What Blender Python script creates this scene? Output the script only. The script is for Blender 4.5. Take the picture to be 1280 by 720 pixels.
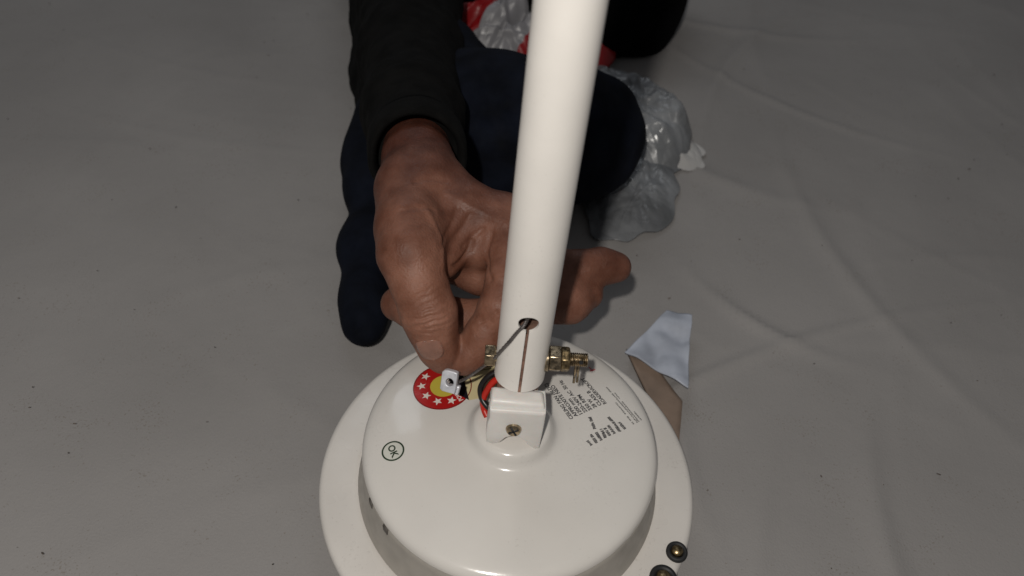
import bpy, bmesh, math, random
import numpy as np
from mathutils import Vector, Matrix, noise
random.seed(7); rng = np.random.default_rng(7)
for o in list(bpy.data.objects): bpy.data.objects.remove(o)
S = bpy.context.scene; COL = S.collection
V = Vector

# ------------------------------------------------------------------ camera
CAMP = V((-0.01326, -0.25668, 0.39517)); FOC = 1000.0
FW = V((0.019603, 0.690575, -0.722995)).normalized()
_r = V((0.998, 0.026, 0.052)); RT = (_r - FW*_r.dot(FW)).normalized(); UP = RT.cross(FW).normalized()
cd = bpy.data.cameras.new('camera'); cam = bpy.data.objects.new('camera', cd); COL.objects.link(cam)
M3 = Matrix((RT, UP, -FW)).transposed(); cam.matrix_world = Matrix.Translation(CAMP) @ M3.to_4x4()
cd.sensor_width = 36; cd.lens = FOC/1280*36; cd.clip_start = 0.01; cd.clip_end = 50
cd.dof.use_dof = True; cd.dof.focus_distance = 0.45; cd.dof.aperture_fstop = 9
S.camera = cam
S.render.resolution_x = 1024; S.render.resolution_y = 576

# ------------------------------------------------------------------ light
w = bpy.data.worlds.new('World'); S.world = w; w.use_nodes = True
w.node_tree.nodes['Background'].inputs[0].default_value = (0.96, 0.97, 1.0, 1)
w.node_tree.nodes['Background'].inputs[1].default_value = 0.09
def lamp(name, kind, loc, power, col, **kw):
    l = bpy.data.lights.new(name, kind); l.energy = power; l.color = col
    for k, v in kw.items(): setattr(l, k, v)
    o = bpy.data.objects.new(name, l); COL.objects.link(o); o.location = loc
    return o
tocam = (CAMP - V((0, 0, 0))).normalized()
lamp('torch_lamp', 'POINT', tocam*0.78 - RT*0.064, 15.4, (1.0, 0.955, 0.89), shadow_soft_size=0.010)
a = lamp('room_lamp', 'AREA', (-0.3, 1.5, 1.6), 4.5, (0.90, 0.95, 1.0), shape='RECTANGLE', size=1.2, size_y=0.5)
a.rotation_euler = (V((0, 0.1, 0))-a.location).to_track_quat('-Z', 'Y').to_euler()
S.view_settings.view_transform = 'Standard'; S.view_settings.look = 'None'
S.view_settings.exposure = 0; S.view_settings.gamma = 1

# ------------------------------------------------------------------ helpers
def ray(px, py): return (FW + RT*((px-640)/FOC) - UP*((py-360)/FOC))
def at(px, py, z):
    d = ray(px, py); t = (z-CAMP.z)/d.z; return CAMP + d*t
PROF = [(0.0, .0172), (.0180, .0172), (.0208, .0166), (.0224, .0150), (.0236, .0122), (.0250, .0098), (.0272, .0085),
        (.031, .0078), (.045, .0066), (.060, .0048), (.072, .0030), (.078, .0019), (.0812, .0009), (.0834, -.0003),
        (.0848, -.0020), (.0854, -.0042)]
_pr = np.array(PROF)
def dome(r): return float(np.interp(r, _pr[:, 0], _pr[:, 1]))
def on_cover(px, py):
    z = .005
    for _ in range(25):
        p = at(px, py, z); z = .5*z + .5*dome(math.hypot(p.x, p.y))
    return p
def link(name, me, mat=None, parent=None, smooth=True):
    o = bpy.data.objects.new(name, me); COL.objects.link(o)
    if mat: me.materials.append(mat)
    if smooth: me.polygons.foreach_set('use_smooth', [True]*len(me.polygons))
    if parent: o.parent = parent
    return o
def from_bm(name, bm, mat=None, parent=None, smooth=True, bevel=0, seg=2, angle=None):
    bmesh.ops.recalc_face_normals(bm, faces=bm.faces)
    me = bpy.data.meshes.new(name); bm.to_mesh(me); bm.free()
    o = link(name, me, mat, parent, smooth)
    if bevel:
        m = o.modifiers.new('bevel', 'BEVEL'); m.width = bevel; m.segments = seg; m.limit_method = 'ANGLE'; m.angle_limit = .5
        m.harden_normals = False
    if angle: me.set_sharp_from_angle(angle=angle)
    return o
def tag(o, label=None, cat=None, group=None, kind=None):
    for k, v in (('label', label), ('category', cat), ('group', group), ('kind', kind)):
        if v: o[k] = v
    return o
def empty(name, loc, label, cat, group=None):
    o = bpy.data.objects.new(name, None); COL.objects.link(o); o.location = loc; o.empty_display_size = .01
    bpy.context.view_layer.update()
    return tag(o, label, cat, group)
def child(o, p):
    o.parent = p; o.matrix_parent_inverse = Matrix.Translation(-p.location) if p.type == 'EMPTY' else Matrix.Identity(4); return o
def lathe(bm, prof, n=96, mat=Matrix.Identity(4), close=False):
    rings = []
    for r, z in prof:
        if r < 1e-6: rings.append([bm.verts.new(mat @ V((0, 0, z)))])
        else: rings.append([bm.verts.new(mat @ V((r*math.cos(2*math.pi*k/n), r*math.sin(2*math.pi*k/n), z))) for k in range(n)])
    for A, B in zip(rings, rings[1:] + ([rings[0]] if close else [])):
        for k in range(n):
            l = (k+1) % n
            if len(A) == 1 and len(B) == 1: continue
            if len(A) == 1: bm.faces.new((A[0], B[k], B[l]))
            elif len(B) == 1: bm.faces.new((A[k], B[0], A[l]))
            else: bm.faces.new((A[k], B[k], B[l], A[l]))
def frame(o, z, x=None):
    z = V(z).normalized(); x = V(x) if x is not None else (V((0, 0, 1)) if abs(z.z) < .9 else V((1, 0, 0)))
    x = (x - z*x.dot(z)).normalized(); y = z.cross(x)
    m = Matrix((x, y, z)).transposed().to_4x4(); m.translation = V(o); return m
def catmull(pts, n=10):
    P = [V(p) for p in pts]; P = [P[0]*2-P[1]] + P + [P[-1]*2-P[-2]]; out = []
    for i in range(1, len(P)-2):
        for k in range(n):
            t = k/n; a, b, c, d = P[i-1:i+3]
            out.append(.5*((2*b)+(c-a)*t+(2*a-5*b+4*c-d)*t*t+(3*b-a-3*c+d)*t**3))
    out.append(P[-2]); return out
def tube(bm, pts, r, n=12, twist=None, cap=True):
    prev = None; rings = []; x = None
    for i, p in enumerate(pts):
        d = (pts[min(i+1, len(pts)-1)] - pts[max(i-1, 0)]).normalized()
        if x is None: x = d.orthogonal().normalized()
        x = (x - d*x.dot(d)).normalized(); y = d.cross(x)
        rr = r(i/(len(pts)-1)) if callable(r) else r
        rings.append([bm.verts.new(p + (x*math.cos(2*math.pi*k/n)+y*math.sin(2*math.pi*k/n))*rr) for k in range(n)])
    for A, B in zip(rings, rings[1:]):
        for k in range(n): bm.faces.new((A[k], A[(k+1) % n], B[(k+1) % n], B[k]))
    if cap: bm.faces.new(rings[0]); bm.faces.new(rings[-1])
def apply_mods(o):
    dg = bpy.context.evaluated_depsgraph_get(); me = bpy.data.meshes.new_from_object(o.evaluated_get(dg))
    o.modifiers.clear(); o.data = me; return o

# ---- materials
def mat(name, col, rough=.5, metal=0, var=.06, vscale=40, bump=0, bscale=200, coat=0, sss=0, col2=None, sheen=0, detail=6, rvar=.08, spec=.5, bump2=0, b2scale=30, specks=0):
    m = bpy.data.materials.new(name); m.use_nodes = True; nt = m.node_tree; N = nt.nodes; L = nt.links
    b = N['Principled BSDF']; tc = N.new('ShaderNodeTexCoord')
    n = N.new('ShaderNodeTexNoise'); n.inputs['Scale'].default_value = vscale; n.inputs['Detail'].default_value = detail
    L.new(tc.outputs['Object'], n.inputs['Vector'])
    r = N.new('ShaderNodeMix'); r.data_type = 'RGBA'
    c = V(col[:3]); c2 = V(col2) if col2 else c*(1-var*2.2)
    r.inputs[6].default_value = (*(c2 if col2 else c*(1+var)), 1); r.inputs[7].default_value = (*(c if col2 else c2), 1)
    mr = N.new('ShaderNodeMapRange'); mr.inputs[1].default_value = .32; mr.inputs[2].default_value = .68
    L.new(n.outputs['Fac'], mr.inputs[0]); L.new(mr.outputs[0], r.inputs[0]); L.new(r.outputs[2], b.inputs['Base Color'])
    if specks:        # dust, fine dirt and thin scratches on painted surfaces
        nd = N.new('ShaderNodeTexNoise'); nd.inputs['Scale'].default_value = 620; nd.inputs['Detail'].default_value = 2; L.new(tc.outputs['Object'], nd.inputs['Vector'])
        nl = N.new('ShaderNodeTexNoise'); nl.inputs['Scale'].default_value = 30; nl.inputs['Detail'].default_value = 5; L.new(tc.outputs['Object'], nl.inputs['Vector'])
        sm_ = N.new('ShaderNodeMath'); sm_.operation = 'MULTIPLY_ADD'; sm_.inputs[1].default_value = .45; L.new(nl.outputs['Fac'], sm_.inputs[0]); L.new(nd.outputs['Fac'], sm_.inputs[2])
        md = N.new('ShaderNodeMapRange'); md.inputs[1].default_value = .905; md.inputs[2].default_value = .97; md.inputs[4].default_value = specks; L.new(sm_.outputs[0], md.inputs[0])
        mx = N.new('ShaderNodeMix'); mx.data_type = 'RGBA'; L.new(md.outputs[0], mx.inputs[0]); L.new(r.outputs[2], mx.inputs[6]); mx.inputs[7].default_value = (.16, .13, .10, 1)
        L.new(mx.outputs[2], b.inputs['Base Color'])
    b.inputs['Metallic'].default_value = metal; b.inputs['Specular IOR Level'].default_value = spec
    n2 = N.new('ShaderNodeTexNoise'); n2.inputs['Scale'].default_value = vscale*2.3; L.new(tc.outputs['Object'], n2.inputs['Vector'])
    m2 = N.new('ShaderNodeMapRange'); m2.inputs[1].default_value = .3; m2.inputs[2].default_value = .7
    m2.inputs[3].default_value = max(0, rough-rvar); m2.inputs[4].default_value = min(1, rough+rvar)
    L.new(n2.outputs['Fac'], m2.inputs[0]); L.new(m2.outputs[0], b.inputs['Roughness'])
    b.inputs['Coat Weight'].default_value = coat; b.inputs['Coat Roughness'].default_value = .06
    if sss: b.inputs['Subsurface Weight'].default_value = sss; b.inputs['Subsurface Radius'].default_value = (1, .35, .2); b.inputs['Subsurface Scale'].default_value = .003
    if sheen: b.inputs['Sheen Weight'].default_value = sheen
    if bump:
        n3 = N.new('ShaderNodeTexNoise'); n3.inputs['Scale'].default_value = bscale; n3.inputs['Detail'].default_value = 5
        L.new(tc.outputs['Object'], n3.inputs['Vector'])
        bp = N.new('ShaderNodeBump'); bp.inputs['Strength'].default_value = .5; bp.inputs['Distance'].default_value = bump
        L.new(n3.outputs['Fac'], bp.inputs['Height']); L.new(bp.outputs[0], b.inputs['Normal'])
        if bump2:
            n4 = N.new('ShaderNodeTexNoise'); n4.inputs['Scale'].default_value = b2scale; n4.inputs['Detail'].default_value = 3
            L.new(tc.outputs['Object'], n4.inputs['Vector'])
            b2 = N.new('ShaderNodeBump'); b2.inputs['Strength'].default_value = .6; b2.inputs['Distance'].default_value = bump2
            L.new(n4.outputs['Fac'], b2.inputs['Height']); L.new(bp.outputs[0], b2.inputs['Normal']); L.new(b2.outputs[0], b.inputs['Normal'])
    return m
M_cover = mat('white_enamel', (.665, .637, .60), .20, var=.03, specks=.09, vscale=14, bump=.00006, bscale=420, coat=.35, bump2=.0006, b2scale=22)
M_flange = mat('white_enamel_rim', (.645, .612, .575), .30, var=.03, specks=.14, vscale=18, bump=.00006, bscale=400)
M_band = mat('shaded_enamel_band', (.36, .335, .30), .45, var=.06, vscale=60, bump=.0001, bscale=400)  # shade of the side wall put into a darker enamel colour
M_tube = mat('cream_powder_coat', (.83, .795, .75), .40, var=.03, specks=.10, vscale=25, bump=.00006, bscale=700)
M_plastic = mat('white_nylon', (.73, .705, .675), .42, var=.03, vscale=80, bump=.0001, bscale=300, sss=.15)
M_brass = mat('yellow_passivated_steel', (.47, .375, .25), .27, metal=1, var=.3, vscale=300, bump=.0001, bscale=900, rvar=.12)
M_brassd = mat('dull_brass', (.36, .27, .15), .38, metal=1, var=.35, vscale=400, bump=.0001, bscale=900, rvar=.12)
M_zinc = mat('zinc_plate', (.66, .67, .72), .42, metal=.25, var=.1, vscale=200, bump=.0001, bscale=500, rvar=.12)
M_cable = mat('steel_cable', (.16, .145, .14), .42, metal=.6, var=.2, vscale=300)
M_copper = mat('shaft_steel', (.34, .20, .15), .40, metal=.5, var=.2, vscale=300)
M_slot = mat('slot_shade', (.09, .08, .07), .6)
M_dark = mat('dark_hole', (.012, .012, .013), .6)
M_redw = mat('red_insulation', (.50, .022, .012), .35, var=.1, vscale=100)
M_blackw = mat('black_insulation', (.012, .010, .010), .38, var=.1, vscale=100)
M_ink = mat('black_ink', (.035, .035, .04), .5)
M_inkg = mat('grey_ink', (.20, .195, .19), .5)
M_green = mat('green_black_ink', (.012, .030, .010), .45)
M_red = mat('red_print', (.42, .010, .009), .35, var=.04)
M_yel = mat('yellow_print', (.56, .45, .06), .4, var=.05)
M_blk = mat('black_print', (.012, .010, .014), .35)
M_wht = mat('white_print', (.78, .70, .64), .5)
M_cream = mat('cream_print', (.62, .53, .30), .4, var=.03)
M_olive = mat('olive_print', (.17, .19, .07), .5)
M_pink = mat('red_marker', (.62, .10, .12), .5)
M_jacket = mat('charcoal_fleece', (.0046, .0044, .0042), .95, var=.25, vscale=60, bump=.0008, bscale=900, sheen=.0, spec=.10)
M_trous = mat('navy_cotton', (.0046, .0062, .0120), .9, var=.25, vscale=40, bump=.0006, bscale=1200, spec=.12)
M_blanket = mat('black_cloth', (.003, .003, .0034), .95, var=.2, bump=.001, bscale=500, spec=.05)
M_tissue = mat('white_tissue', (.46, .45, .44), .8, var=.08, vscale=30, bump=.001, bscale=120)
M_card = mat('brown_cardboard', (.22, .16, .122), .8, var=.1, vscale=50, bump=.0003, bscale=300)
M_film = mat('grey_plastic_film', (.29, .30, .315), .34, var=.25, vscale=18, bump=.0015, bscale=40, rvar=.1)
nt_ = M_film.node_tree; vt = nt_.nodes.new('ShaderNodeTexVoronoi'); vt.feature = 'DISTANCE_TO_EDGE'; vt.inputs['Scale'].default_value = 55; tc_ = nt_.nodes.new('ShaderNodeTexCoord')
nt_.links.new(tc_.outputs['Object'], vt.inputs['Vector']); bb_ = nt_.nodes.new('ShaderNodeBump'); bb_.inputs['Distance'].default_value = .004; bb_.inputs['Strength'].default_value = .55; nt_.links.new(vt.outputs['Distance'], bb_.inputs['Height'])
pb_ = nt_.nodes['Principled BSDF']; nt_.links.new(pb_.inputs['Normal'].links[0].from_socket, bb_.inputs['Normal']); nt_.links.new(bb_.outputs[0], pb_.inputs['Normal']); pb_.inputs['Transmission Weight'].default_value = .35
M_paper = mat('bluish_leaflet', (.40, .43, .50), .45, var=.12, vscale=35, bump=.0006, bscale=60)
M_nail = mat('thumb_nail', (.27, .135, .098), .30, var=.12, vscale=120, sss=.2, rvar=.05)

# ---- signed distance meshing for soft bodies
def capsule(P, a, b, ra, rb):
    a = np.array(a, np.float32); b = np.array(b, np.float32); ab = b-a
    t = np.clip(((P-a)@ab)/max(1e-12, ab@ab), 0, 1)
    return np.sqrt(((P-a-t[..., None]*ab)**2).sum(-1)) - (ra+(rb-ra)*t)
def smin(a, b, k):
    h = np.clip(k-np.abs(a-b), 0, None)/k
    return np.minimum(a, b) - h*h*k*.25
def sdf_mesh(name, f, lo, hi, h):
    lo = np.array(lo, np.float32); hi = np.array(hi, np.float32); n = np.ceil((hi-lo)/h).astype(int)+1
    xs = [lo[i]+h*np.arange(n[i], dtype=np.float32) for i in range(3)]
    D = np.empty(n, np.float32)
    for i0 in range(0, n[0], 16):
        G = np.stack(np.meshgrid(xs[0][i0:i0+16], xs[1], xs[2], indexing='ij'), -1); D[i0:i0+16] = f(G)
    cnt = np.zeros(n-1, np.int32); acc = np.zeros((*(n-1), 3), np.float32)
    sh = [(a, b, c) for a in (0, 1) for b in (0, 1) for c in (0, 1)]
    def sub(s): return D[s[0]:n[0]-1+s[0], s[1]:n[1]-1+s[1], s[2]:n[2]-1+s[2]]
    for s in sh:
        for ax in range(3):
            if s[ax] == 0:
                e = list(s); e[ax] = 1; A = sub(s); B = sub(e); m = (A < 0) != (B < 0)
                t = np.where(m, A/(np.where(m, A-B, 1)), 0); cnt += m
                for k in range(3): acc[..., k] += m*(s[k] + (t if k == ax else 0))
    idx = -np.ones(n-1, np.int64); M = cnt > 0; idx[M] = np.arange(M.sum())
    ii = np.argwhere(M); vv = (ii + acc[M]/cnt[M][:, None])*h + lo
    quads = []
    for ax in range(3):
        u, v = [(1, 2), (2, 0), (0, 1)][ax]
        sl = [slice(1, n[k]-1) for k in range(3)]; sl[ax] = slice(0, n[ax]-1)
        s2 = list(sl); s2[ax] = slice(1, n[ax])
        A = D[tuple(sl)]; B = D[tuple(s2)]; m = (A < 0) != (B < 0); e = np.argwhere(m); off = np.array([1, 1, 1]); off[ax] = 0
        e = e + off; flip = (A[m] < 0)
        def gi(du, dv):
            q = e.copy(); q[:, u] -= du; q[:, v] -= dv; return idx[q[:, 0], q[:, 1], q[:, 2]]
        Q = np.stack([gi(0, 0), gi(1, 0), gi(1, 1), gi(0, 1)], 1); Q[~flip] = Q[~flip][:, ::-1]; quads.append(Q)
    Q = np.concatenate(quads)
    me = bpy.data.meshes.new(name); me.vertices.add(len(vv)); me.vertices.foreach_set('co', vv.astype(np.float32).ravel())
    me.loops.add(len(Q)*4); me.loops.foreach_set('vertex_index', Q.astype(np.int32).ravel())
    me.polygons.add(len(Q)); me.polygons.foreach_set('loop_start', np.arange(len(Q), dtype=np.int32)*4)
    me.update(calc_edges=True); me.validate(); return me
def wob(P, s, seed=0):
    x, y, z = P[..., 0]*s, P[..., 1]*s, P[..., 2]*s; q = seed*1.7
    return (np.sin(x*1.1+1.9*np.sin(y*.8+q)+q)+np.sin(y*1.3+1.7*np.sin(z*.9+2*q)+2)+np.sin(z*1.2+1.8*np.sin(x*.7+q)+4+q))/3

# ------------------------------------------------------------------ floor
FZ = -.075
def folds(x, y):
    return 0
def floor():
    xs = np.concatenate([np.linspace(-2.5, -.75, 8)[:-1], np.linspace(-.75, .85, 330), np.linspace(.85, 2.5, 8)[1:]])
    ys = np.concatenate([np.linspace(-1, -.2, 5)[:-1], np.linspace(-.2, 1.0, 250), np.linspace(1, 3, 10)[1:]])
    X, Y = np.meshgrid(xs, ys, indexing='ij'); Z = np.zeros_like(X)
    r2 = np.random.default_rng(3)
    for k in range(90):          # long soft creases of a spread dust sheet
        cx, cy = r2.uniform(-.6, .7), r2.uniform(-.15, .9); th = r2.uniform(0, math.pi); L = r2.uniform(.05, .22); wd = r2.uniform(.003, .011)
        near = (cx > .06 and cx < .3)
        u = (X-cx)*math.cos(th)+(Y-cy)*math.sin(th); v = -(X-cx)*math.sin(th)+(Y-cy)*math.cos(th) + .15*u*u/L
        Z += (r2.uniform(.0006, .0016)*(3.2 if near else .6))*np.exp(-(u/L)**2)*np.exp(-np.abs(v/wd)**1.5)
    P = np.stack([X, Y, X*0], -1); Z += .0006*wob(P, 28, 1) + .0009*wob(P, 9, 2)
    n, m = X.shape; me = bpy.data.meshes.new('floor')
    vv = np.stack([X, Y, Z+FZ-.002], -1).reshape(-1, 3)
    I = np.arange(n*m).reshape(n, m); Q = np.stack([I[:-1, :-1], I[1:, :-1], I[1:, 1:], I[:-1, 1:]], -1).reshape(-1, 4)
    me.from_pydata(vv.tolist(), [], Q.tolist()); me.update()
    return me
M_floor = mat('grey_dust_sheet', (.292, .278, .270), .85, var=.05, vscale=5, bump=.0007, bscale=700, specks=.45, spec=.25, bump2=.0018, b2scale=26, detail=9)
tag(link('floor', floor(), M_floor), kind='structure')

# ------------------------------------------------------------------ fan motor
motor = empty('ceiling_fan_motor', (0, 0, FZ), 'round glossy white ceiling fan motor lying face up on the floor', 'fan motor')
bm = bmesh.new()
lathe(bm, PROF + [(.0853, -.0056), (.0846, -.0064), (.083, -.0064)], 192)
child(from_bm('top_cover', bm, M_cover), motor)
bm = bmesh.new()
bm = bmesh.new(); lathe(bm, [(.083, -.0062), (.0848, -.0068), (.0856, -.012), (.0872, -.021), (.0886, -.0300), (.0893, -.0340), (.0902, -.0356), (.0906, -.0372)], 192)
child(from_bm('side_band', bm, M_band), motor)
for px, py in ((468, 628), (486, 660)):          # dark joints where the band meets the cover
    q0 = at(px, py, -.0100); a = math.atan2(q0.y, q0.x); d_ = V((math.cos(a), math.sin(a), 0)); q = d_*.0856 + V((0, 0, -.0105)); t_ = V((-d_.y, d_.x, 0)); bm = bmesh.new()
    v = [bm.verts.new(q + t_*x + d_*y + V((0, 0, z))) for z in (-.0022, .0028) for x, y in ((-.0030, -.001), (.0022, -.001), (.0016, .00045), (-.0022, .00045))]
    for f in ((3, 2, 1, 0), (4, 5, 6, 7), (0, 1, 5, 4), (1, 2, 6, 5), (2, 3, 7, 6), (3, 0, 4, 7)): bm.faces.new([v[i] for i in f])
    child(from_bm('cooling_slot', bm, M_slot), motor)
bm = bmesh.new(); FL = -.0365
lathe(bm, [(.086, FL-.004), (.0895, FL), (.093, FL+.0002), (.1100, FL+.0002), (.1120, FL-.0004), (.1134, FL-.0020), (.1139, FL-.0045), (.1132, FL-.0075),
           (.108, FL-.010), (.100, FL-.016), (.088, FL-.028), (.07, FL-.0375), (.0, FL-.0385)], 192)
child(from_bm('lower_housing', bm, M_flange), motor)
def hexhead(bm, M, r, h, z0=0, dome_=0):
    R = [[bm.verts.new(M @ V((r*math.cos(math.pi/3*k), r*math.sin(math.pi/3*k), z))) for k in range(6)] for z in (z0, z0+h)]
    for k in range(6): bm.faces.new((R[0][k], R[0][(k+1) % 6], R[1][(k+1) % 6], R[1][k]))
    bm.faces.new(R[0]); bm.faces.new(R[1])
for px, py, rr in ((829, 723, .0078), (846, 690, .0062)):
    p = at(px, py, FL+.001)
    Mx = frame((p.x, p.y, FL), (0, 0, 1))
    bm = bmesh.new(); lathe(bm, [(rr, 0), (rr, .0016), (rr*.92, .0026), (rr*.66, .0028), (rr*.62, .0008), (0, .0008)], 32, Mx)
    w_ = child(from_bm('blade_bolt', bm, M_dark), motor)
    bm = bmesh.new(); lathe(bm, [(rr*.55, .001), (rr*.55, .0028), (rr*.42, .0042), (0, .0046)], 24, Mx)
    s_ = from_bm('bolt_head', bm, M_brassd); s_.parent = w_

# printed matter: flat print lying on the cover
def drape(me, off=.00012):
    for v in me.vertices:
        v.co.z = dome(math.hypot(v.co.x, v.co.y)) + off + v.co.z
def text_part(name, s, p0, p1, mat_, hgt=None, off=.00014, parent=motor):
    a, b = on_cover(*p0), on_cover(*p1); a.z = b.z = 0
    d = (b-a); L = d.length; d.normalize(); up = V((-d.y, d.x, 0))
    c = bpy.data.curves.new(name, 'FONT'); c.body = s; c.size = 1; c.offset = .028; c.resolution_u = 3
    o = bpy.data.objects.new(name, c); COL.objects.link(o); bpy.context.view_layer.update()
    me = bpy.data.meshes.new_from_object(o.evaluated_get(bpy.context.evaluated_depsgraph_get())); bpy.data.objects.remove(o)
    xs = [v.co.x for v in me.vertices]; x0, x1 = min(xs), max(xs); ys = [v.co.y for v in me.vertices]; y1 = max(ys)
    sx = L/(x1-x0); sy = (hgt/.72) if hgt else sx
    for v in me.vertices:
        q = a + d*((v.co.x-x0)*sx) + up*(v.co.y*sy); v.co = V((q.x, q.y, 0))
    drape(me, off); me.materials.clear()
    return child(link(name, me, mat_, None, False), motor) if parent is motor else link(name, me, mat_, parent, False)
H = .0025
for s, p0, p1 in (('CEILING FAN (BLDC)', (717, 523), (684, 479)), ('APPROXITE NEO', (723, 520), (692, 481)), ('1200 mm', (728.5, 517), (713, 498)), ('50 Hz', (710, 486), (702, 475)),
                  ('220-240V AC', (734.5, 514.5), (712.5, 488)), ('350 RPM', (740.5, 512), (725, 493)), ('28 W', (746.5, 509), (737.5, 498)), ('CLASS B', (752.5, 506), (736.5, 488)),
                  ('ROADERVICROFT', (758.5, 504), (729.5, 472))):
    text_part('printed_line', s, p0, p1, M_ink, hgt=H)
def smudge(rows, mat_, hgt, seed, dens):        # print too small to read: broken strokes
    r = random.Random(seed)
    for p0, p1 in rows:
        bm = bmesh.new()
        a, b = on_cover(*p0), on_cover(*p1); a.z = b.z = 0; d = b-a; L = d.length; d.normalize(); up = V((-d.y, d.x, 0)); x = 0
        while x < L:
            wd = r.uniform(.7, 1.5)*dens; y0 = r.choice((0, 0, 0, .15))*hgt; y1 = r.choice((1, 1, .9, .7))*hgt
            q = [a+d*x+up*y0, a+d*(x+wd)+up*y0, a+d*(x+wd)+up*y1, a+d*x+up*y1]
            if r.random() > .06 and y1 > y0: bm.faces.new([bm.verts.new((v.x, v.y, 0)) for v in q])
            x += wd*r.uniform(1.15, 1.4)
        me = bpy.data.meshes.new('small_print'); bm.to_mesh(me); bm.free(); drape(me); child(link('small_print', me, mat_, None, False), motor)
smudge([((741, 556), (735.6, 550)), ((748, 553), (740.6, 543)), ((753.5, 550), (747, 540)), ((745.5, 536), (739, 521)), ((759, 547), (753.5, 536)), ((764.5, 544), (758, 535)), ((770, 541.5), (762, 531)),
        ((777, 539), (768, 527)), ((767, 526), (762, 520.5)), ((783, 535.5), (775.6, 527.5))], M_ink, .0021, 3, .00042)
smudge([((793, 530), (771, 503.5)), ((797.5, 528), (759, 484)), ((799.5, 527), (770, 492)), ((802.5, 525), (794, 515))], M_inkg, .0011, 5, .0007)
smudge([((742, 463), (737, 459)), ((743, 461), (738, 463))], M_pink, .0012, 6, .0010)

def disc_mesh(c, r, r0=0, n=48):
    me = bpy.data.meshes.new('p'); rs = [r0 if r0 else r*.02] + [r0+(r-r0)*k/4 for k in range(1, 5)]
    vv = [(c[0]+q*math.cos(2*math.pi*k/n), c[1]+q*math.sin(2*math.pi*k/n), 0) for q in rs for k in range(n)]
    ff = [(i*n+k, i*n+(k+1) % n, (i+1)*n+(k+1) % n, (i+1)*n+k) for i in range(4) for k in range(n)]
    me.from_pydata(vv, [], ff); me.update(); return me
def poly_mesh(pts, n=10):       # bilinear grid on a quad
    me = bpy.data.meshes.new('p'); a, b, c, d = [V(p) for p in pts]; vv = []; ff = []
    for i in range(n+1):
        for j in range(n+1):
            u, v = i/n, j/n; q = (a*(1-u)+b*u)*(1-v)+(d*(1-u)+c*u)*v; vv.append((q.x, q.y, 0))
    for i in range(n):
        for j in range(n): k = i*(n+1)+j; ff.append((k, k+1, k+n+2, k+n+1))
    me.from_pydata(vv, [], ff); me.update(); return me
def flat(name, me, m, off, parent):
    drape(me, off); me.name = name; o = link(name, me, m, None, False)
    if parent is motor: child(o, motor)
    else: o.parent = parent
    return o
# round OK sticker
okc = on_cover(491.2, 563.8); rok = .0066
base = flat('ok_sticker', disc_mesh(okc, rok*1.0), mat('clear_sticker', (.60, .60, .54), .4, var=.03), .00006, motor)
flat('sticker_ring', disc_mesh(okc, rok*.97, rok*.83), M_green, .00018, base)
a_ = text_part('ok_lettering', 'OK', (488, 557.2), (494.5, 571.5), M_green, hgt=.0040, parent=base)
# shift so the letters straddle the line
okn = V((on_cover(494.5, 571.5)-on_cover(488, 557.2))); okn.z = 0; okn.normalize(); upn = V((-okn.y, okn.x, 0))
for v in a_.data.vertices: v.co -= upn*.0018
for v in a_.data.vertices: v.co.z = dome(math.hypot(v.co.x, v.co.y)) + .00018

# energy rating label
c0 = on_cover(553, 483); e0, e1 = on_cover(580, 474), on_cover(586, 499)
uu = (e1-e0); uu.z = 0; uu.normalize(); vvv = V((-uu.y, uu.x, 0))
if vvv.x < 0: vvv = -vvv
c0f = V((c0.x, c0.y, 0)); ve = (V((e0.x, e0.y, 0))-c0f).dot(vvv)
def L2(u, v): return c0f + uu*u + vvv*v
RD = .0176
lab = flat('energy_label', disc_mesh(c0f, RD, .0), M_red, .00006, motor)
tag(lab, 'round red and cream star rating label')
flat('dial_centre', disc_mesh(c0f + vvv*.001, .0083), M_yel, .00018, lab)
flat('black_band', poly_mesh([L2(-.0150, .0035), L2(.0040, .0035), L2(.0142, ve), L2(-.019, ve)]), M_blk, .00022, lab)
flat('info_panel', poly_mesh([L2(-.019, ve), L2(.0142, ve), L2(.0150, ve+.022), L2(-.019, ve+.022)]), M_cream, .00012, lab)
flat('label_border', disc_mesh(c0f, RD*1.0, RD*.965), mat('maroon_print', (.20, .01, .01), .4), .00020, lab)
for px, py in ((532, 471), (527, 483), (533, 495), (547, 502), (564.5, 501)):
    q = on_cover(px, py); me = bpy.data.meshes.new('star'); ang = math.atan2(q.y-c0.y, q.x-c0.x)
    vv = [(q.x, q.y, 0)] + [(q.x+(.0030 if k % 2 == 0 else .00125)*math.cos(ang+math.pi/5*k), q.y+(.0030 if k % 2 == 0 else .00125)*math.sin(ang+math.pi/5*k), 0) for k in range(10)]
    me.from_pydata(vv, [], [(0, 1+k, 1+(k+1) % 10) for k in range(10)]); me.update()
    flat('star', me, M_wht, .00030, lab)
text_part('band_lettering', 'POWER SAVINGS', (579, 500), (557, 470), M_wht, hgt=.0026, off=.00036, parent=lab)
for k in range(5):
    u0 = -.0165+.0022*k
    flat('label_stripe', poly_mesh([L2(u0, ve+.008), L2(u0+.0007, ve+.008), L2(u0+.0007, ve+.018), L2(u0, ve+.018)], 4), M_olive, .00026, lab)

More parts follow.
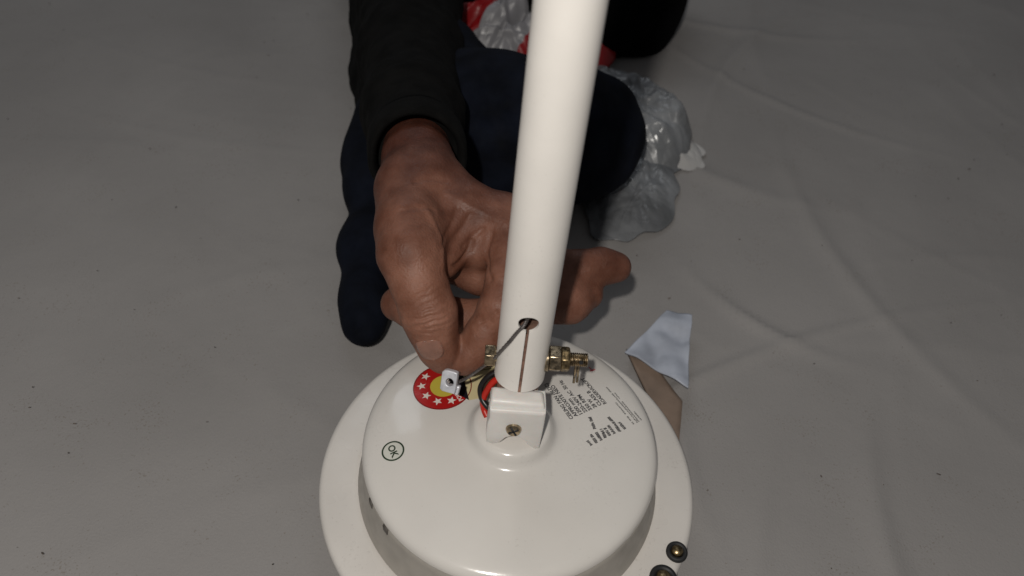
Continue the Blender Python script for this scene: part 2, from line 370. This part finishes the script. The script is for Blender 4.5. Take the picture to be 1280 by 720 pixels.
# ------------------------------------------------------------------ down rod
AX = V((.0293, .0471, 1)).normalized(); RB = V((-.0001, .0022, 0))
def rp(t): return RB + V((.0293, .0471, 1))*t
RR = .0134
rod = empty('down_rod', rp(.056), 'long cream white metal down rod standing up from the fan motor', 'down rod')
bm = bmesh.new(); Mx = frame(rp(.056), AX, (1, 0, 0)); LR = .40
nz = 60; ri = RR-.0016
prof = [(RR-.0006, 0), (RR, .0006)] + [(RR, LR*k/nz) for k in range(1, nz+1)] + [(ri, LR)] + [(ri, LR*k/nz) for k in range(nz-1, 0, -1)] + [(ri, .0006)]
lathe(bm, prof, 96, Mx, close=True)
tb = from_bm('tube', bm, M_tube)
def cutter(bm): 
    bmesh.ops.recalc_face_normals(bm, faces=bm.faces); me = bpy.data.meshes.new('c'); bm.to_mesh(me); bm.free(); o = bpy.data.objects.new('c', me); COL.objects.link(o); return o
hp = rp(.1073)
xdir = V((1, 0, 0)); fdir = (V((0, -1, 0)) - AX*V((0, -1, 0)).dot(AX)).normalized()
bm = bmesh.new(); lathe(bm, [(0, .004), (.0050, .004), (.0050, .03), (0, .03)], 40, frame(hp, fdir)); c1 = cutter(bm)
bm = bmesh.new()
s0, s1 = rp(.050), rp(.1065); sd = (AX.cross(fdir)).normalized()
vs = [bm.verts.new(p + sd*x*.0008 + fdir*y) for p in (s0, s1) for x, y in ((-1, .006), (1, .006), (1, .03), (-1, .03))]
for f in ((0, 1, 2, 3), (7, 6, 5, 4), (0, 4, 5, 1), (1, 5, 6, 2), (2, 6, 7, 3), (3, 7, 4, 0)): bm.faces.new([vs[i] for i in f])
c2 = cutter(bm)
for c in (c1, c2):
    m = tb.modifiers.new('b', 'BOOLEAN'); m.object = c; m.solver = 'EXACT'
bpy.context.view_layer.update(); apply_mods(tb); tb.data.set_sharp_from_angle(angle=.6)
for c in (c1, c2): bpy.data.objects.remove(c)
child(tb, rod)
# inner motor shaft seen through the slot
bm = bmesh.new(); lathe(bm, [(0, 0), (.0109, 0), (.0109, .046), (.0102, .0475), (0, .0475)], 48, frame(rp(.050), AX)); child(from_bm('inner_shaft', bm, M_copper, angle=.6), rod)
bm = bmesh.new(); lathe(bm, [(0, 0), (.0112, 0), (.0112, .0335), (0, .0335)], 48, frame(rp(.0165), AX)); child(from_bm('motor_shaft', bm, M_copper, angle=.6), motor)
# cross bolt
bp0 = rp(.0693); BX = V((1, 0, 0))
bolt = None
def part(name, bm, m, parent=None, ang=.6, bevel=0):
    o = from_bm(name, bm, m, None, angle=ang, bevel=bevel)
    if parent is None: return o
    if parent.type == 'EMPTY': return child(o, parent)
    o.parent = parent; return o
bm = bmesh.new()
prof = [(0, -.016), (.0034, -.016), (.0034, .0205)]
x = .0205
while x < .0340: prof += [(.0032, x), (.0037, x+.0004), (.0037, x+.0006), (.0032, x+.00098)]; x += .001
prof += [(.0028, .0346), (0, .0348)]
lathe(bm, prof, 28, frame(bp0, BX))
bolt = part('bolt', bm, M_brass, rod)
bm = bmesh.new(); hexhead(bm, frame(bp0 - BX*.0192, BX, (0, .3, 1)), .0062, .0055); part('bolt_head', bm, M_brass, bolt, .4, .0004)
bm = bmesh.new(); lathe(bm, [(.0036, .0118), (.0072, .0122), (.0072, .0138), (.0036, .0141)], 36, frame(bp0, BX)); part('washer', bm, M_brass, bolt, .4, .0002)
bm = bmesh.new(); hexhead(bm, frame(bp0 + BX*.0142, BX, (0, .5, 1)), .0073, .0062); part('nut', bm, M_brass, bolt, .4, .0005)
bm = bmesh.new(); lathe(bm, [(.0036, .0204), (.0064, .0205), (.0066, .0212), (.0066, .0240), (.0060, .0250), (.0036, .0252)], 8, frame(bp0, BX)); part('lock_nut', bm, M_brassd, bolt, .4, .0003)
cp = bp0 + BX*.0295
bm = bmesh.new(); tube(bm, [cp+V((-.0007, -.0005, .0030)), cp+V((-.0007, -.001, -.006)), cp+V((-.0008, -.0035, -.0152))], .00072, 10); tube(bm, [cp+V((.0008, -.0005, .0030)), cp+V((.0008, -.001, -.006)), cp+V((.0009, -.0035, -.0145))], .00072, 10)
part('cotter_pin', bm, M_brass, bolt, None)
bm = bmesh.new(); lathe(bm, [(0, 0), (.0011, 0), (.0011, .0004), (0, .0004)], 16, frame(cp+V((.0012, -.0031, .0018)), (0, -1, .4))); part('pin_hole', bm, M_dark, bolt)

# ------------------------------------------------------------------ white nylon block
blk = empty('shaft_block', (0, 0, .0175), 'white moulded nylon block with a brass screw below the down rod', 'connector block')
zb = .0205
def outline(z):      # half widths left,right by height
    return None
front = [(-.0150, .0), (-.0125, -.0012), (-.0085, .0002), (-.0050, .0058), (.0, .0078), (.0045, .0056), (.0080, -.0004), (.0122, -.0046), (.0142, -.0036),
         (.0146, .008), (.0150, .018), (.0152, .0302), (-.0142, .0308), (-.0140, .024), (-.0150, .018), (-.0156, .008)]
bm = bmesh.new()
ys = [(-.0162, 0, .88), (-.0155, 0, 1), (.010, 0, 1)]
def fr(y, sc, lift):
    cx, cz = 0, .017
    out = []
    for x, z in front:
        zz = z; yy = y
        if z > .030 and y < 0: pass
        out.append(bm.verts.new((cx+(x)*sc+.0010, yy, zb+max(z, -.0002 if y > 0 else -1)*sc + (1-sc)*cz)))
    return out
A = fr(-.0168, .90, 0); B = fr(-.0160, 1, 0); C_ = fr(-.008, 1, 0); D_ = fr(-.0015, .98, 0)
n = len(front)
for P_, Q_ in ((A, B), (B, C_), (C_, D_)):
    for k in range(n): bm.faces.new((P_[k], P_[(k+1) % n], Q_[(k+1) % n], Q_[k]))
bm.faces.new(A); bm.faces.new(D_)
b1 = part('block_body', bm, M_plastic, blk, .7, .0014); b1.modifiers['bevel'].segments = 3
bm = bmesh.new()   # sloped shoulder rising to the tube end
sh = [(-.0150, -.0150, .0285), (.0150, -.0150, .0285), (.0140, -.0018, .0285), (-.0150, -.0018, .0285), (-.0140, -.0128, .0345), (.0140, -.0128, .0330), (.0130, -.0040, .0325), (-.0135, -.0035, .0345)]
vs = [bm.verts.new((x+.0012, y, z+zb)) for x, y, z in sh]
for f in ((3, 2, 1, 0), (4, 5, 6, 7), (0, 1, 5, 4), (1, 2, 6, 5), (2, 3, 7, 6), (3, 0, 4, 7)): bm.faces.new([vs[i] for i in f])
b2 = part('block_shoulder', bm, M_plastic, blk, .7, .0016); b2.modifiers['bevel'].segments = 3
sp = V((.0000, -.0170, zb+.0155))
bm = bmesh.new(); lathe(bm, [(0, -.002), (.0042, -.002), (.0042, .0006), (.0036, .0018), (.0018, .0024), (0, .0025)], 28, frame(sp, (0, -1, .25)))
scr = part('screw', bm, M_brass, blk, .5)
bm = bmesh.new()
for a in (0.5, .5+math.pi/2):
    Mx = frame(sp, (0, -1, .25)); dx, dy = math.cos(a), math.sin(a)
    v = [bm.verts.new(Mx @ V((dx*s*.0029-dy*t*.0005, dy*s*.0029+dx*t*.0005, z))) for z in (.0010, .00262) for s, t in ((-1, -1), (1, -1), (1, 1), (-1, 1))]
    for f in ((3, 2, 1, 0), (4, 5, 6, 7), (0, 1, 5, 4), (1, 2, 6, 5), (2, 3, 7, 6), (3, 0, 4, 7)): bm.faces.new([v[i] for i in f])
part('cross_slot', bm, M_dark, scr, None)

# ------------------------------------------------------------------ lead wires
def wire(name, pts, r, m, label, cat='wire'):
    bm = bmesh.new(); tube(bm, catmull(pts, 10), r, 14); o = from_bm(name, bm, m); return tag(o, label, cat)
wire('black_wire', [at(640, 462, .044), at(624, 464, .042), at(609, 472, .038), at(601, 484, .032), at(602, 497, .027), at(609, 508, .024), at(616, 512, .022)], .0017, M_blackw, 'black insulated lead curling out from under the down rod')
wire('red_wire', [at(640, 470, .044), at(620, 475, .040), at(609, 488, .032), at(604, 500, .0255), at(605, 511, .0205), at(609, 521, .0180)], .0019, M_redw, 'red insulated lead running down beside the white nylon block')

# ------------------------------------------------------------------ safety cable and lug
sc = empty('safety_cable', at(562, 478, .030), 'thin grey steel cable running from the rod hole to a metal lug', 'cable')
cpts = catmull([rp(.114)+V((.002, 0, 0)), hp + fdir*.006 + V((.0005, 0, 0)), hp + fdir*.0125 + V((-.0018, 0, -.0004)), at(646, 416, .1015), at(634, 430, .092), at(616, 449, .070), at(600, 461, .050), at(586, 471, .042), at(572, 478, .034)], 14)
for k in range(3):
    bm = bmesh.new(); pts = []; x = None
    for i, p in enumerate(cpts):
        d = (cpts[min(i+1, len(cpts)-1)] - cpts[max(i-1, 0)]).normalized()
        if x is None: x = d.orthogonal().normalized()
        x = (x-d*x.dot(d)).normalized(); y = d.cross(x); a = i*.75+k*2*math.pi/3
        pts.append(p + (x*math.cos(a)+y*math.sin(a))*.00042)
    tube(bm, pts, .00058, 8); child(from_bm('strand', bm, M_cable), sc)
# lug: small folded plate with a hole
lz = .021
la, lb, lc = at(557, 459, .044), at(576, 464, .0445), at(550, 484, .0330)
ex = (lb-la).normalized(); ey = (lc-la); ey = (ey-ex*ey.dot(ex)).normalized(); ez = ex.cross(ey).normalized()
if ez.z < 0: ez = -ez
lw = .0090; ll = .0130; th = .0034
def plate(bm, hole, wdt, leng, thk, org, nseg=24):
    cxy = V((wdt*.56, leng*.52)); rings = []
    for z in (0, thk):
        inn = [bm.verts.new(org + ex*(cxy.x+hole*math.cos(2*math.pi*k/nseg)) + ey*(cxy.y+hole*math.sin(2*math.pi*k/nseg)) + ez*z) for k in range(nseg)]
        out = []
        for k in range(nseg):
            a = 2*math.pi*k/nseg; c, s = math.cos(a), math.sin(a)
            t = min(((wdt-cxy.x) if c > 0 else cxy.x)/max(1e-6, abs(c)), ((leng-cxy.y) if s > 0 else cxy.y)/max(1e-6, abs(s)))
            t = min(t, math.hypot(wdt, leng)*.47)
            out.append(bm.verts.new(org + ex*(cxy.x+t*c) + ey*(cxy.y+t*s) + ez*z))
        rings.append((inn, out))
    for k in range(nseg):
        l = (k+1) % nseg; (i0, o0), (i1, o1) = rings
        bm.faces.new((i0[k], i0[l], o0[l], o0[k])); bm.faces.new((i1[k], o1[k], o1[l], i1[l])); bm.faces.new((o0[k], o0[l], o1[l], o1[k])); bm.faces.new((i0[k], i1[k], i1[l], i0[l]))
bm = bmesh.new(); plate(bm, .0023, lw, ll, th, la - ex*.0006); lug = part('lug', bm, M_zinc, sc, .5, .0005)
tag(lug, 'pale metal lug with a round hole')
bm = bmesh.new()    # crimped tail under the plate
o_ = la + ey*ll*.78 - ez*.0030 + ex*.001
v = [bm.verts.new(o_ + ex*x + ey*y + ez*z) for z in (0, .0032) for x, y in ((0, 0), (lw*.98, -.001), (lw*.9, ll*.36), (.0008, ll*.32))]
for f in ((3, 2, 1, 0), (4, 5, 6, 7), (0, 1, 5, 4), (1, 2, 6, 5), (2, 3, 7, 6), (3, 0, 4, 7)): bm.faces.new([v[i] for i in f])
part('crimp', bm, M_zinc, sc, .5, .0007)

# ------------------------------------------------------------------ person
person = empty('person', at(515, 60, FZ), 'person in a charcoal sleeve and navy trousers pinching the cable lug behind the rod', 'person')
HP = []
def seg(pts, k=.008):
    HP.append(([(at(x, y, z), r) for x, y, z, r in pts], k))
# forearm, palm and each digit; later chains blend softly into the first ones
seg([(514, 110, .040, .028), (518, 150, .062, .0245), (522, 200, .084, .0212), (530, 232, .086, .0205)], .010)
seg([(528, 228, .086, .0200), (580, 262, .084, .0170), (640, 282, .080, .0138)], .014)
seg([(528, 236, .078, .0200), (590, 285, .070, .0170), (664, 308, .062, .0135)], .014)
seg([(524, 240, .070, .0190), (590, 300, .055, .0170), (688, 338, .050, .0130)], .014)
seg([(524, 245, .066, .0170), (590, 318, .045, .0150), (690, 372, .038, .0140)], .014)
THUMB = [(512, 240, .088, .0200), (511, 285, .090, .0185), (514, 318, .088, .0180), (524, 355, .079, .0150), (536, 392, .066, .0150), (542, 416, .056, .0125), (549, 436, .046, .0110), (555, 448, .039, .0088)]
seg(THUMB, .012)
seg([(520, 300, .084, .0150), (560, 290, .078, .0140), (598, 305, .070, .0120)], .010)       # web
seg([(556, 330, .074, .0085), (582, 306, .074, .0080), (600, 280, .080, .0080)], .006)       # skin folds of the web
seg([(572, 322, .068, .0070), (598, 318, .070, .0080), (614, 270, .080, .0080)], .004)
seg([(636, 276, .082, .0135), (637, 320, .077, .0122)], .012)
seg([(637, 318, .077, .0120), (634, 352, .073, .0116), (626, 385, .066, .0118), (606, 418, .052, .0106), (588, 442, .041, .0098), (580, 450, .037, .0088)], .0025)  # index
seg([(556, 322, .056, .0140), (600, 338, .054, .0140), (640, 345, .050, .0130)], .004)
seg([(668, 305, .060, .0130), (660, 385, .046, .0120), (615, 398, .040, .0112), (560, 396, .034, .0115), (516, 386, .026, .0115), (498, 380, .022, .0112)], .003)  # middle, curled back
seg([(680, 335, .050, .0130), (725, 336, .046, .0112), (752, 333, .044, .0112), (770, 334, .043, .0098)], .006)   # ring, stretched out
seg([(680, 372, .038, .0150), (712, 376, .036, .0132), (735, 368, .035, .0095)], .006)   # little finger
def hand_sdf(P):
    d = None
    for pts, k in HP:
        c = None
        for (a, ra), (b, rb) in zip(pts, pts[1:]):
            e = capsule(P, a, b, ra, rb); c = e if c is None else smin(c, e, .005)
        d = c if d is None else smin(d, c, k)
    return d
me = sdf_mesh('body', hand_sdf, (-.118, .002, .002), (.088, .235, .185), .00105)
body = link('body', me, None)
sm = body.modifiers.new('s', 'SMOOTH'); sm.iterations = 3; sm.factor = .5
bpy.context.view_layer.update(); apply_mods(body); me = body.data
# skin creases by moving the surface itself
nv = len(me.vertices); co = np.empty(nv*3, np.float32); me.vertices.foreach_get('co', co); co = co.reshape(-1, 3)
no = np.empty(nv*3, np.float32); me.vertices.foreach_get('normal', no); no = no.reshape(-1, 3)
disp = .00010*wob(co, 400, 3) + .0003*wob(co, 120, 5)
T = [np.array(at(x, y, z)) for x, y, z, r in THUMB]
ip = T[4]; ax = (T[5]-T[3]); ax /= np.linalg.norm(ax); side = np.cross(ax, np.array(-FW)); side /= np.linalg.norm(side)
rel = co-ip; s = rel@ax; q = rel@side; rad = np.linalg.norm(rel-np.outer(s, ax), axis=1)
mask = (rad < .020)*np.clip((no@np.array(-FW)+.2)*1.5, 0, 1)*np.exp(-(q/.009)**2)
for s0, am, wd, bend in ((-.0150, .0004, .0009, .5), (-.0085, .0007, .0009, .35), (-.0055, .0009, .0008, .2), (-.0022, .0014, .0008, -.1), (.0010, .0013, .0008, .05), (.0038, .0009, .0008, -.25), (.0066, .0006, .0008, -.4), (-.012, .0005, .0010, .4)):
    sw = s - s0 - bend*q*.6 - .00035*np.sin(q*700+s0*150) - 22*bend*q*q
    disp -= 1.25*mask*am*np.exp(-(sw/wd)**2)
disp += (rad < .022)*.0010*np.exp(-(s/.010)**2)*np.clip(no@np.array(-FW), 0, 1)
def crease(pts, am, wd):
    global disp
    P3 = catmull([at(*p) for p in pts], 8); cam_ = np.array(CAMP)
    F_, R_, U_ = np.array(FW), np.array(RT), np.array(UP)
    d = co-cam_; z = d@F_; X = 640+FOC*(d@R_)/z; Y = 360-FOC*(d@U_)/z
    best = np.full(nv, 9e9)
    for a, b in zip(P3, P3[1:]):
        best = np.minimum(best, capsule(co.astype(np.float32), a, b, 0, 0))
    disp -= am*np.exp(-(best/wd)**2)
def on_hand(px, py):     # nearest body vertex along a sight line, used to lay creases on the skin
    d = ray(px, py).normalized(); r_ = co-np.array(CAMP); t = r_@np.array(d); off = np.linalg.norm(r_-np.outer(t, np.array(d)), axis=1)
    k = np.where(off < .0015)[0]
    if len(k) == 0: k = np.array([off.argmin()])
    return V(co[k[t[k].argmin()]])
def crease_px(pp, am, wd):
    global disp
    P3 = catmull([on_hand(*p) for p in pp], 6); best = np.full(nv, 9e9)
    for a, b in zip(P3, P3[1:]): best = np.minimum(best, capsule(co.astype(np.float32), a, b, 0, 0))
    disp -= am*np.exp(-(best/wd)**2)
crease_px([(592, 302), (586, 318), (575, 331), (562, 340)], .0019, .0015)
crease_px([(590, 268), (578, 290), (560, 318)], .0012, .0018)
crease_px([(600, 285), (590, 300), (582, 310)], .0010, .0015)
crease_px([(612, 290), (606, 320), (610, 350)], .0011, .0018)
crease_px([(574, 258), (566, 285), (556, 305)], .0009, .0018)
crease_px([(618, 392), (606, 400), (598, 402)], .0010, .0010)
crease_px([(612, 405), (604, 412)], .0008, .0009)
crease_px([(520, 225), (540, 222), (560, 226)], .0007, .0015)
crease_px([(498, 262), (520, 258), (545, 262)], .0006, .0015)
for pp in ([(560, 240), (600, 262), (630, 276)], [(535, 262), (555, 300), (556, 330)]):
    crease_px(pp, -.0009, .0022)
co += no*disp[:, None]; me.vertices.foreach_set('co', co.ravel()); me.update()
def skin():
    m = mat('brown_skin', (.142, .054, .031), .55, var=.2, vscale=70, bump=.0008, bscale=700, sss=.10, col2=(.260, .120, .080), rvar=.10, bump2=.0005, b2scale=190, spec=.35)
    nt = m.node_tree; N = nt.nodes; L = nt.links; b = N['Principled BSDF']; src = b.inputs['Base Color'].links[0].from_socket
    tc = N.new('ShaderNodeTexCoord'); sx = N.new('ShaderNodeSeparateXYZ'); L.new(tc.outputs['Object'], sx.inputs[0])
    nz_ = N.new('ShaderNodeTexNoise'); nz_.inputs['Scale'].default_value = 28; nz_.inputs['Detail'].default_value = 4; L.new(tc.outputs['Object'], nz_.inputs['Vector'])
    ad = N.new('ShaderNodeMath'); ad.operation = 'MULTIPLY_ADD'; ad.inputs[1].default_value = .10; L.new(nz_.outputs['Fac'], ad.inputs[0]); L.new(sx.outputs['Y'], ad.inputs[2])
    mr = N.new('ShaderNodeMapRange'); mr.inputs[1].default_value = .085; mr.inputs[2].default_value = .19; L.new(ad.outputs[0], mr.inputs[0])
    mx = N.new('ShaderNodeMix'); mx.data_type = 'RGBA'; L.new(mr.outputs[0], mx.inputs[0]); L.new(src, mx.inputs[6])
    mu = N.new('ShaderNodeMix'); mu.data_type = 'RGBA'; mu.blend_type = 'MULTIPLY'; mu.inputs[0].default_value = 1; L.new(src, mu.inputs[6]); mu.inputs[7].default_value = (.36, .25, .22, 1)  # paler fingertips; light falloff towards the wrist is painted into the skin colour
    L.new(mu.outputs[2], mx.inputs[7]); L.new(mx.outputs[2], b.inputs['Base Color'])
    return m
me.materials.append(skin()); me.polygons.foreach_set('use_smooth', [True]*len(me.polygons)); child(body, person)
# thumb nail, a curved plate lying on the thumb
na, nb = at(540, 409, .060), at(549, 438, .047)
nd = (nb-na).normalized(); nf = (V(-FW) - RT*.30); nf = (nf - nd*nf.dot(nd)).normalized(); nsd = nd.cross(nf)
bm = bmesh.new(); G = []
cen = [V(t) for t in T]
for i in range(13):
    row = []
    for j in range(13):
        u = i/12; v = (j/12-.5)*2; e = math.sqrt(max(0, 1-abs(2*u-1)**3.2)); ang = v*.70*e
        p = na + (nb-na)*(.04+.96*u); r_ = (.0125-.0018*u)
        row.append(bm.verts.new(p + (nf*math.cos(ang)+nsd*math.sin(ang))*r_*1.0))
    G.append(row)
for i in range(12):
    for j in range(12): bm.faces.new((G[i][j], G[i+1][j], G[i+1][j+1], G[i][j+1]))
nail = from_bm('thumb_nail', bm, M_nail); so = nail.modifiers.new('s', 'SOLIDIFY'); so.thickness = .0006; so.offset = -1
nail.parent = body
# project the nail on to the skin
from mathutils.bvhtree import BVHTree
bv = BVHTree.FromPolygons([V(c) for c in co], [tuple(p.vertices) for p in me.polygons])
for vtx in nail.data.vertices:
    hit = bv.ray_cast(vtx.co + nf*.02, -nf)
    if hit[0]: vtx.co = hit[0] + nf*.00045
for _ in range(2):
    c_ = [v.co.copy() for v in nail.data.vertices]; nb_ = {i: [] for i in range(len(c_))}
    for e in nail.data.edges: nb_[e.vertices[0]].append(e.vertices[1]); nb_[e.vertices[1]].append(e.vertices[0])
    for i, v in enumerate(nail.data.vertices):
        if len(nb_[i]) == 4: v.co = c_[i]*.4 + sum((c_[k] for k in nb_[i]), V())*.15

def soft(name, chains, lo, hi, h, m, k=.02, wr=.0015, ws=60, seed=0, parent=person, ridge=None, label=None):
    def f(P):
        d = None
        for pts in chains:
            for (a, ra), (b, rb) in zip(pts, pts[1:]):
                e = capsule(P, a, b, ra, rb); d = e if d is None else smin(d, e, k)
        d = d + wr*wob(P, ws, seed) + wr*.5*wob(P, ws*2.7, seed+1)
        if ridge is not None: d = ridge(P, d)
        return d
    me = sdf_mesh(name, f, lo, hi, h); o = link(name, me, m)
    if parent is not None: child(o, parent)
    return o
def Pz(x, y, z, r): return (at(x, y, z), r)
# sleeve with an open cuff
def sleeve_ridge(P, d):
    a = np.array(at(522, 196, .083)); b = np.array(at(517, 115, .040)); ax = (b-a)/np.linalg.norm(b-a)
    s = (P-a)@ax
    d = d + .0013*np.abs(wob(P*np.array([1, 1.0, 2.2], np.float32), 75, 4)) + .0007*wob(P, 210, 5)
    
    return np.maximum(d, -(s-.012))
jacket = soft('jacket', [[Pz(522, 212, .090, .0290), Pz(517, 140, .052, .0345), Pz(514, 70, .022, .0440), Pz(512, 0, .010, .0500), Pz(505, -120, .03, .07)],
                [Pz(492, 160, -.035, .034), Pz(497, 90, -.03, .042), Pz(506, 20, -.02, .052), Pz(500, -80, -.01, .070)]],
     (-.26, .10, -.075), (.12, .80, .16), .0025, M_jacket, k=.02, wr=.0014, ws=55, seed=2, ridge=sleeve_ridge)
ca, cb = at(522, 196, .083), at(517, 115, .040); cx_ = (cb-ca).normalized()
bm = bmesh.new(); lathe(bm, [(.0262, .004), (.0275, -.0018), (.0292, -.0030), (.0308, -.0020), (.0322, .003), (.0328, .012), (.0326, .020), (.0318, .0215), (.0312, .026), (.0312, .030), (.0262, .018)], 64, frame(ca, cx_), close=True)
for v in bm.verts: v.co += (v.co-ca).normalized()*.0009*float(wob(np.array(v.co)[None], 130, 3)[0])
cuff = from_bm('cuff', bm, M_jacket); cuff.parent = jacket
soft('trousers', [[Pz(560, 165, -.01, .054), Pz(640, 170, -.010, .060), Pz(712, 166, -.012, .054), Pz(728, 170, -.016, .050)],
                  [Pz(590, 150, -.01, .052), Pz(545, 100, -.02, .048), Pz(500, 20, -.02, .045)],
                  [Pz(474, 190, -.035, .022), Pz(459, 300, -.045, .0160), Pz(457, 385, -.052, .0145), Pz(456, 412, -.056, .0125)],
                  [Pz(490, 150, -.02, .034), Pz(466, 230, -.04, .020)]],
     (-.22, .08, -.076), (.16, .62, .10), .0028, M_trous, k=.03, wr=.0030, ws=38, seed=6)

# ------------------------------------------------------------------ things behind
def crumple(name, c, sx, sy, hgt, m, label, cat, seed, n=170, rot=0, sharp=90, lift=.0, edge=.18, group=None):
    r = np.random.default_rng(seed); U, W = np.meshgrid(np.linspace(-1, 1, n), np.linspace(-1, 1, n), indexing='ij')
    ang = np.arctan2(W, U); rr = np.maximum(abs(U), abs(W)); k = rr/np.maximum(1e-6, np.hypot(U, W))
    e = 1 + edge*sum(np.sin(ang*f_+r.uniform(0, 6))/f_**.7 for f_ in (2, 3, 5, 8, 11))*.5
    X = U*k*e; Y = W*k*e
    Z = np.zeros_like(X)
    for _ in range(sharp):
        a = r.uniform(0, 2*math.pi); o = r.uniform(-.9, .9); v = X*math.cos(a)+Y*math.sin(a)-o; L_ = r.uniform(.03, .22)*(1 if r.random() < .8 else 3)
        Z += r.uniform(.4, 1)*r.choice((-1, 1))*np.clip(1-np.abs(v+.06*np.sin(4*X*math.sin(a)-4*Y*math.cos(a)))/L_, 0, 1)*(L_+.25)
    Z = (Z-Z.min())/(Z.max()-Z.min()); fall = np.clip(1-np.hypot(X, Y)**3, 0, 1)
    Zf = (Z*.65+.35)*fall*hgt + .0015
    ca, sa = math.cos(rot), math.sin(rot)
    px = X*sx; py = Y*sy; vv = np.stack([c[0]+px*ca-py*sa, c[1]+px*sa+py*ca, Zf+FZ+lift], -1).reshape(-1, 3)
    I = np.arange(n*n).reshape(n, n); Q = np.stack([I[:-1, :-1], I[1:, :-1], I[1:, 1:], I[:-1, 1:]], -1).reshape(-1, 4)
    me = bpy.data.meshes.new(name); me.from_pydata(vv.tolist(), [], Q.tolist()); me.update()
    o = link(name, me, m); s_ = o.modifiers.new('s', 'SOLIDIFY'); s_.thickness = .0008; s_.offset = -1
    return tag(o, label, cat, group)
def twotone(name, c1, c2, scale, th=.52, rough=.4):
    m = mat(name, c1, rough, var=.1, vscale=30, bump=.001, bscale=60); nt = m.node_tree; N = nt.nodes; L = nt.links
    tc = N.new('ShaderNodeTexCoord'); mp = N.new('ShaderNodeMapping'); mp.inputs['Rotation'].default_value = (0, 0, .9); L.new(tc.outputs['Object'], mp.inputs[0])
    wv = N.new('ShaderNodeTexWave'); wv.inputs['Scale'].default_value = scale; wv.inputs['Distortion'].default_value = 3.2; wv.inputs['Detail'].default_value = 1; L.new(mp.outputs[0], wv.inputs[0])
    rp_ = N.new('ShaderNodeMath'); rp_.operation = 'GREATER_THAN'; rp_.inputs[1].default_value = th; L.new(wv.outputs['Fac'], rp_.inputs[0])
    mx = N.new('ShaderNodeMix'); mx.data_type = 'RGBA'; b = N['Principled BSDF']; src = b.inputs['Base Color'].links[0].from_socket
    L.new(rp_.outputs[0], mx.inputs[0]); L.new(src, mx.inputs[6]); mx.inputs[7].default_value = (*c2, 1); L.new(mx.outputs[2], b.inputs['Base Color']); return m
M_rw = twotone('red_white_bag', (.25, .245, .26), (.26, .006, .008), 4.5)
p = at(655, 36, -.04); crumple('printed_bag', p, .115, .062, .085, M_rw, 'crumpled red and white plastic bag behind the navy knee', 'plastic bag', 5, rot=.2)
p = at(790, 112, -.04); crumple('white_bag', p, .056, .090, .060, M_film, 'crumpled greyish white plastic bag right of the navy knee', 'plastic bag', 9, rot=.5)
p = at(792, 238, -.07); crumple('clear_wrapper', p, .043, .066, .014, M_film, 'flattened clear plastic wrapper on the grey sheet beyond the fingers', 'wrapper', 14, rot=-.3, edge=.25)
p = at(822, 170, -.07); crumple('tissue_sheet', p, .030, .055, .016, M_tissue, 'small crumpled white tissue sheet at the right edge of the bags', 'tissue', 21, rot=.7, edge=.3)
# dark heap closing the view at the top
hb = at(715, -20, FZ)
o = soft('dark_blanket', [[Pz(600, -25, -.03, .06), Pz(700, -22, -.02, .07), Pz(770, -2, -.03, .062), Pz(804, 24, -.05, .034)], [Pz(640, -60, -.0, .09), Pz(770, -60, -.0, .085)]],
     (-.12, .50, -.0755), (.30, 1.2, .14), .005, M_blanket, k=.05, wr=.004, ws=30, seed=8, parent=None)
tag(o, 'black cloth heap lying behind the crumpled bags', 'blanket')

# leaflet in a plastic pouch at the right of the motor
def sheet(name, quad, m, label, cat, z=.0, thick=.0012, wav=.002, seed=1, n=26):
    a, b, c, d = [at(x, y, FZ+z) for x, y in quad]; bm = bmesh.new(); G = []
    for i in range(n+1):
        row = []
        for j in range(n+1):
            u, v = i/n, j/n; q = (a*(1-u)+b*u)*(1-v)+(d*(1-u)+c*u)*v
            q.z += wav*(noise.noise(V((q.x*26, q.y*26, seed)))+.5*noise.noise(V((q.x*70, q.y*70, seed+4)))+.7) ; row.append(bm.verts.new(q))
        G.append(row)
    for i in range(n):
        for j in range(n): bm.faces.new((G[i][j], G[i+1][j], G[i+1][j+1], G[i][j+1]))
    o = from_bm(name, bm, m); s_ = o.modifiers.new('s', 'SOLIDIFY'); s_.thickness = thick; return tag(o, label, cat)
sheet('cardboard_piece', [(782, 440), (812, 452), (852, 505), (846, 575)], M_card, 'brown cardboard strip half under the edge of the fan motor', 'cardboard', z=.004, thick=.003, wav=.001, n=8)
pk = sheet('leaflet_pouch', [(780, 444), (832, 394), (862, 402), (858, 492)], M_paper, 'pale bluish leaflet in a plastic pouch right of the motor', 'leaflet', z=.008, wav=.0065, seed=3, n=50)

# grit and lint scattered on the sheet: nobody could count it
bm = bmesh.new(); r = random.Random(11)
for _ in range(170):
    x, y = r.uniform(-.6, .65), r.uniform(-.12, .62)
    if math.hypot(x, y) < .118: continue
    q = r.uniform(.0002, .0006); Mx = Matrix.Translation((x, y, FZ+q*.4)) @ Matrix.Rotation(r.uniform(0, 6), 4, 'Z') @ Matrix.Diagonal((q*r.uniform(1, 3), q, q*.6, 1))
    bmesh.ops.create_icosphere(bm, subdivisions=1, radius=1, matrix=Mx)
tag(from_bm('grit', bm, mat('grit', (.12, .09, .07), .9, var=.4, vscale=20)), 'fine brown grit and lint scattered on the grey sheet', 'grit', kind='stuff')
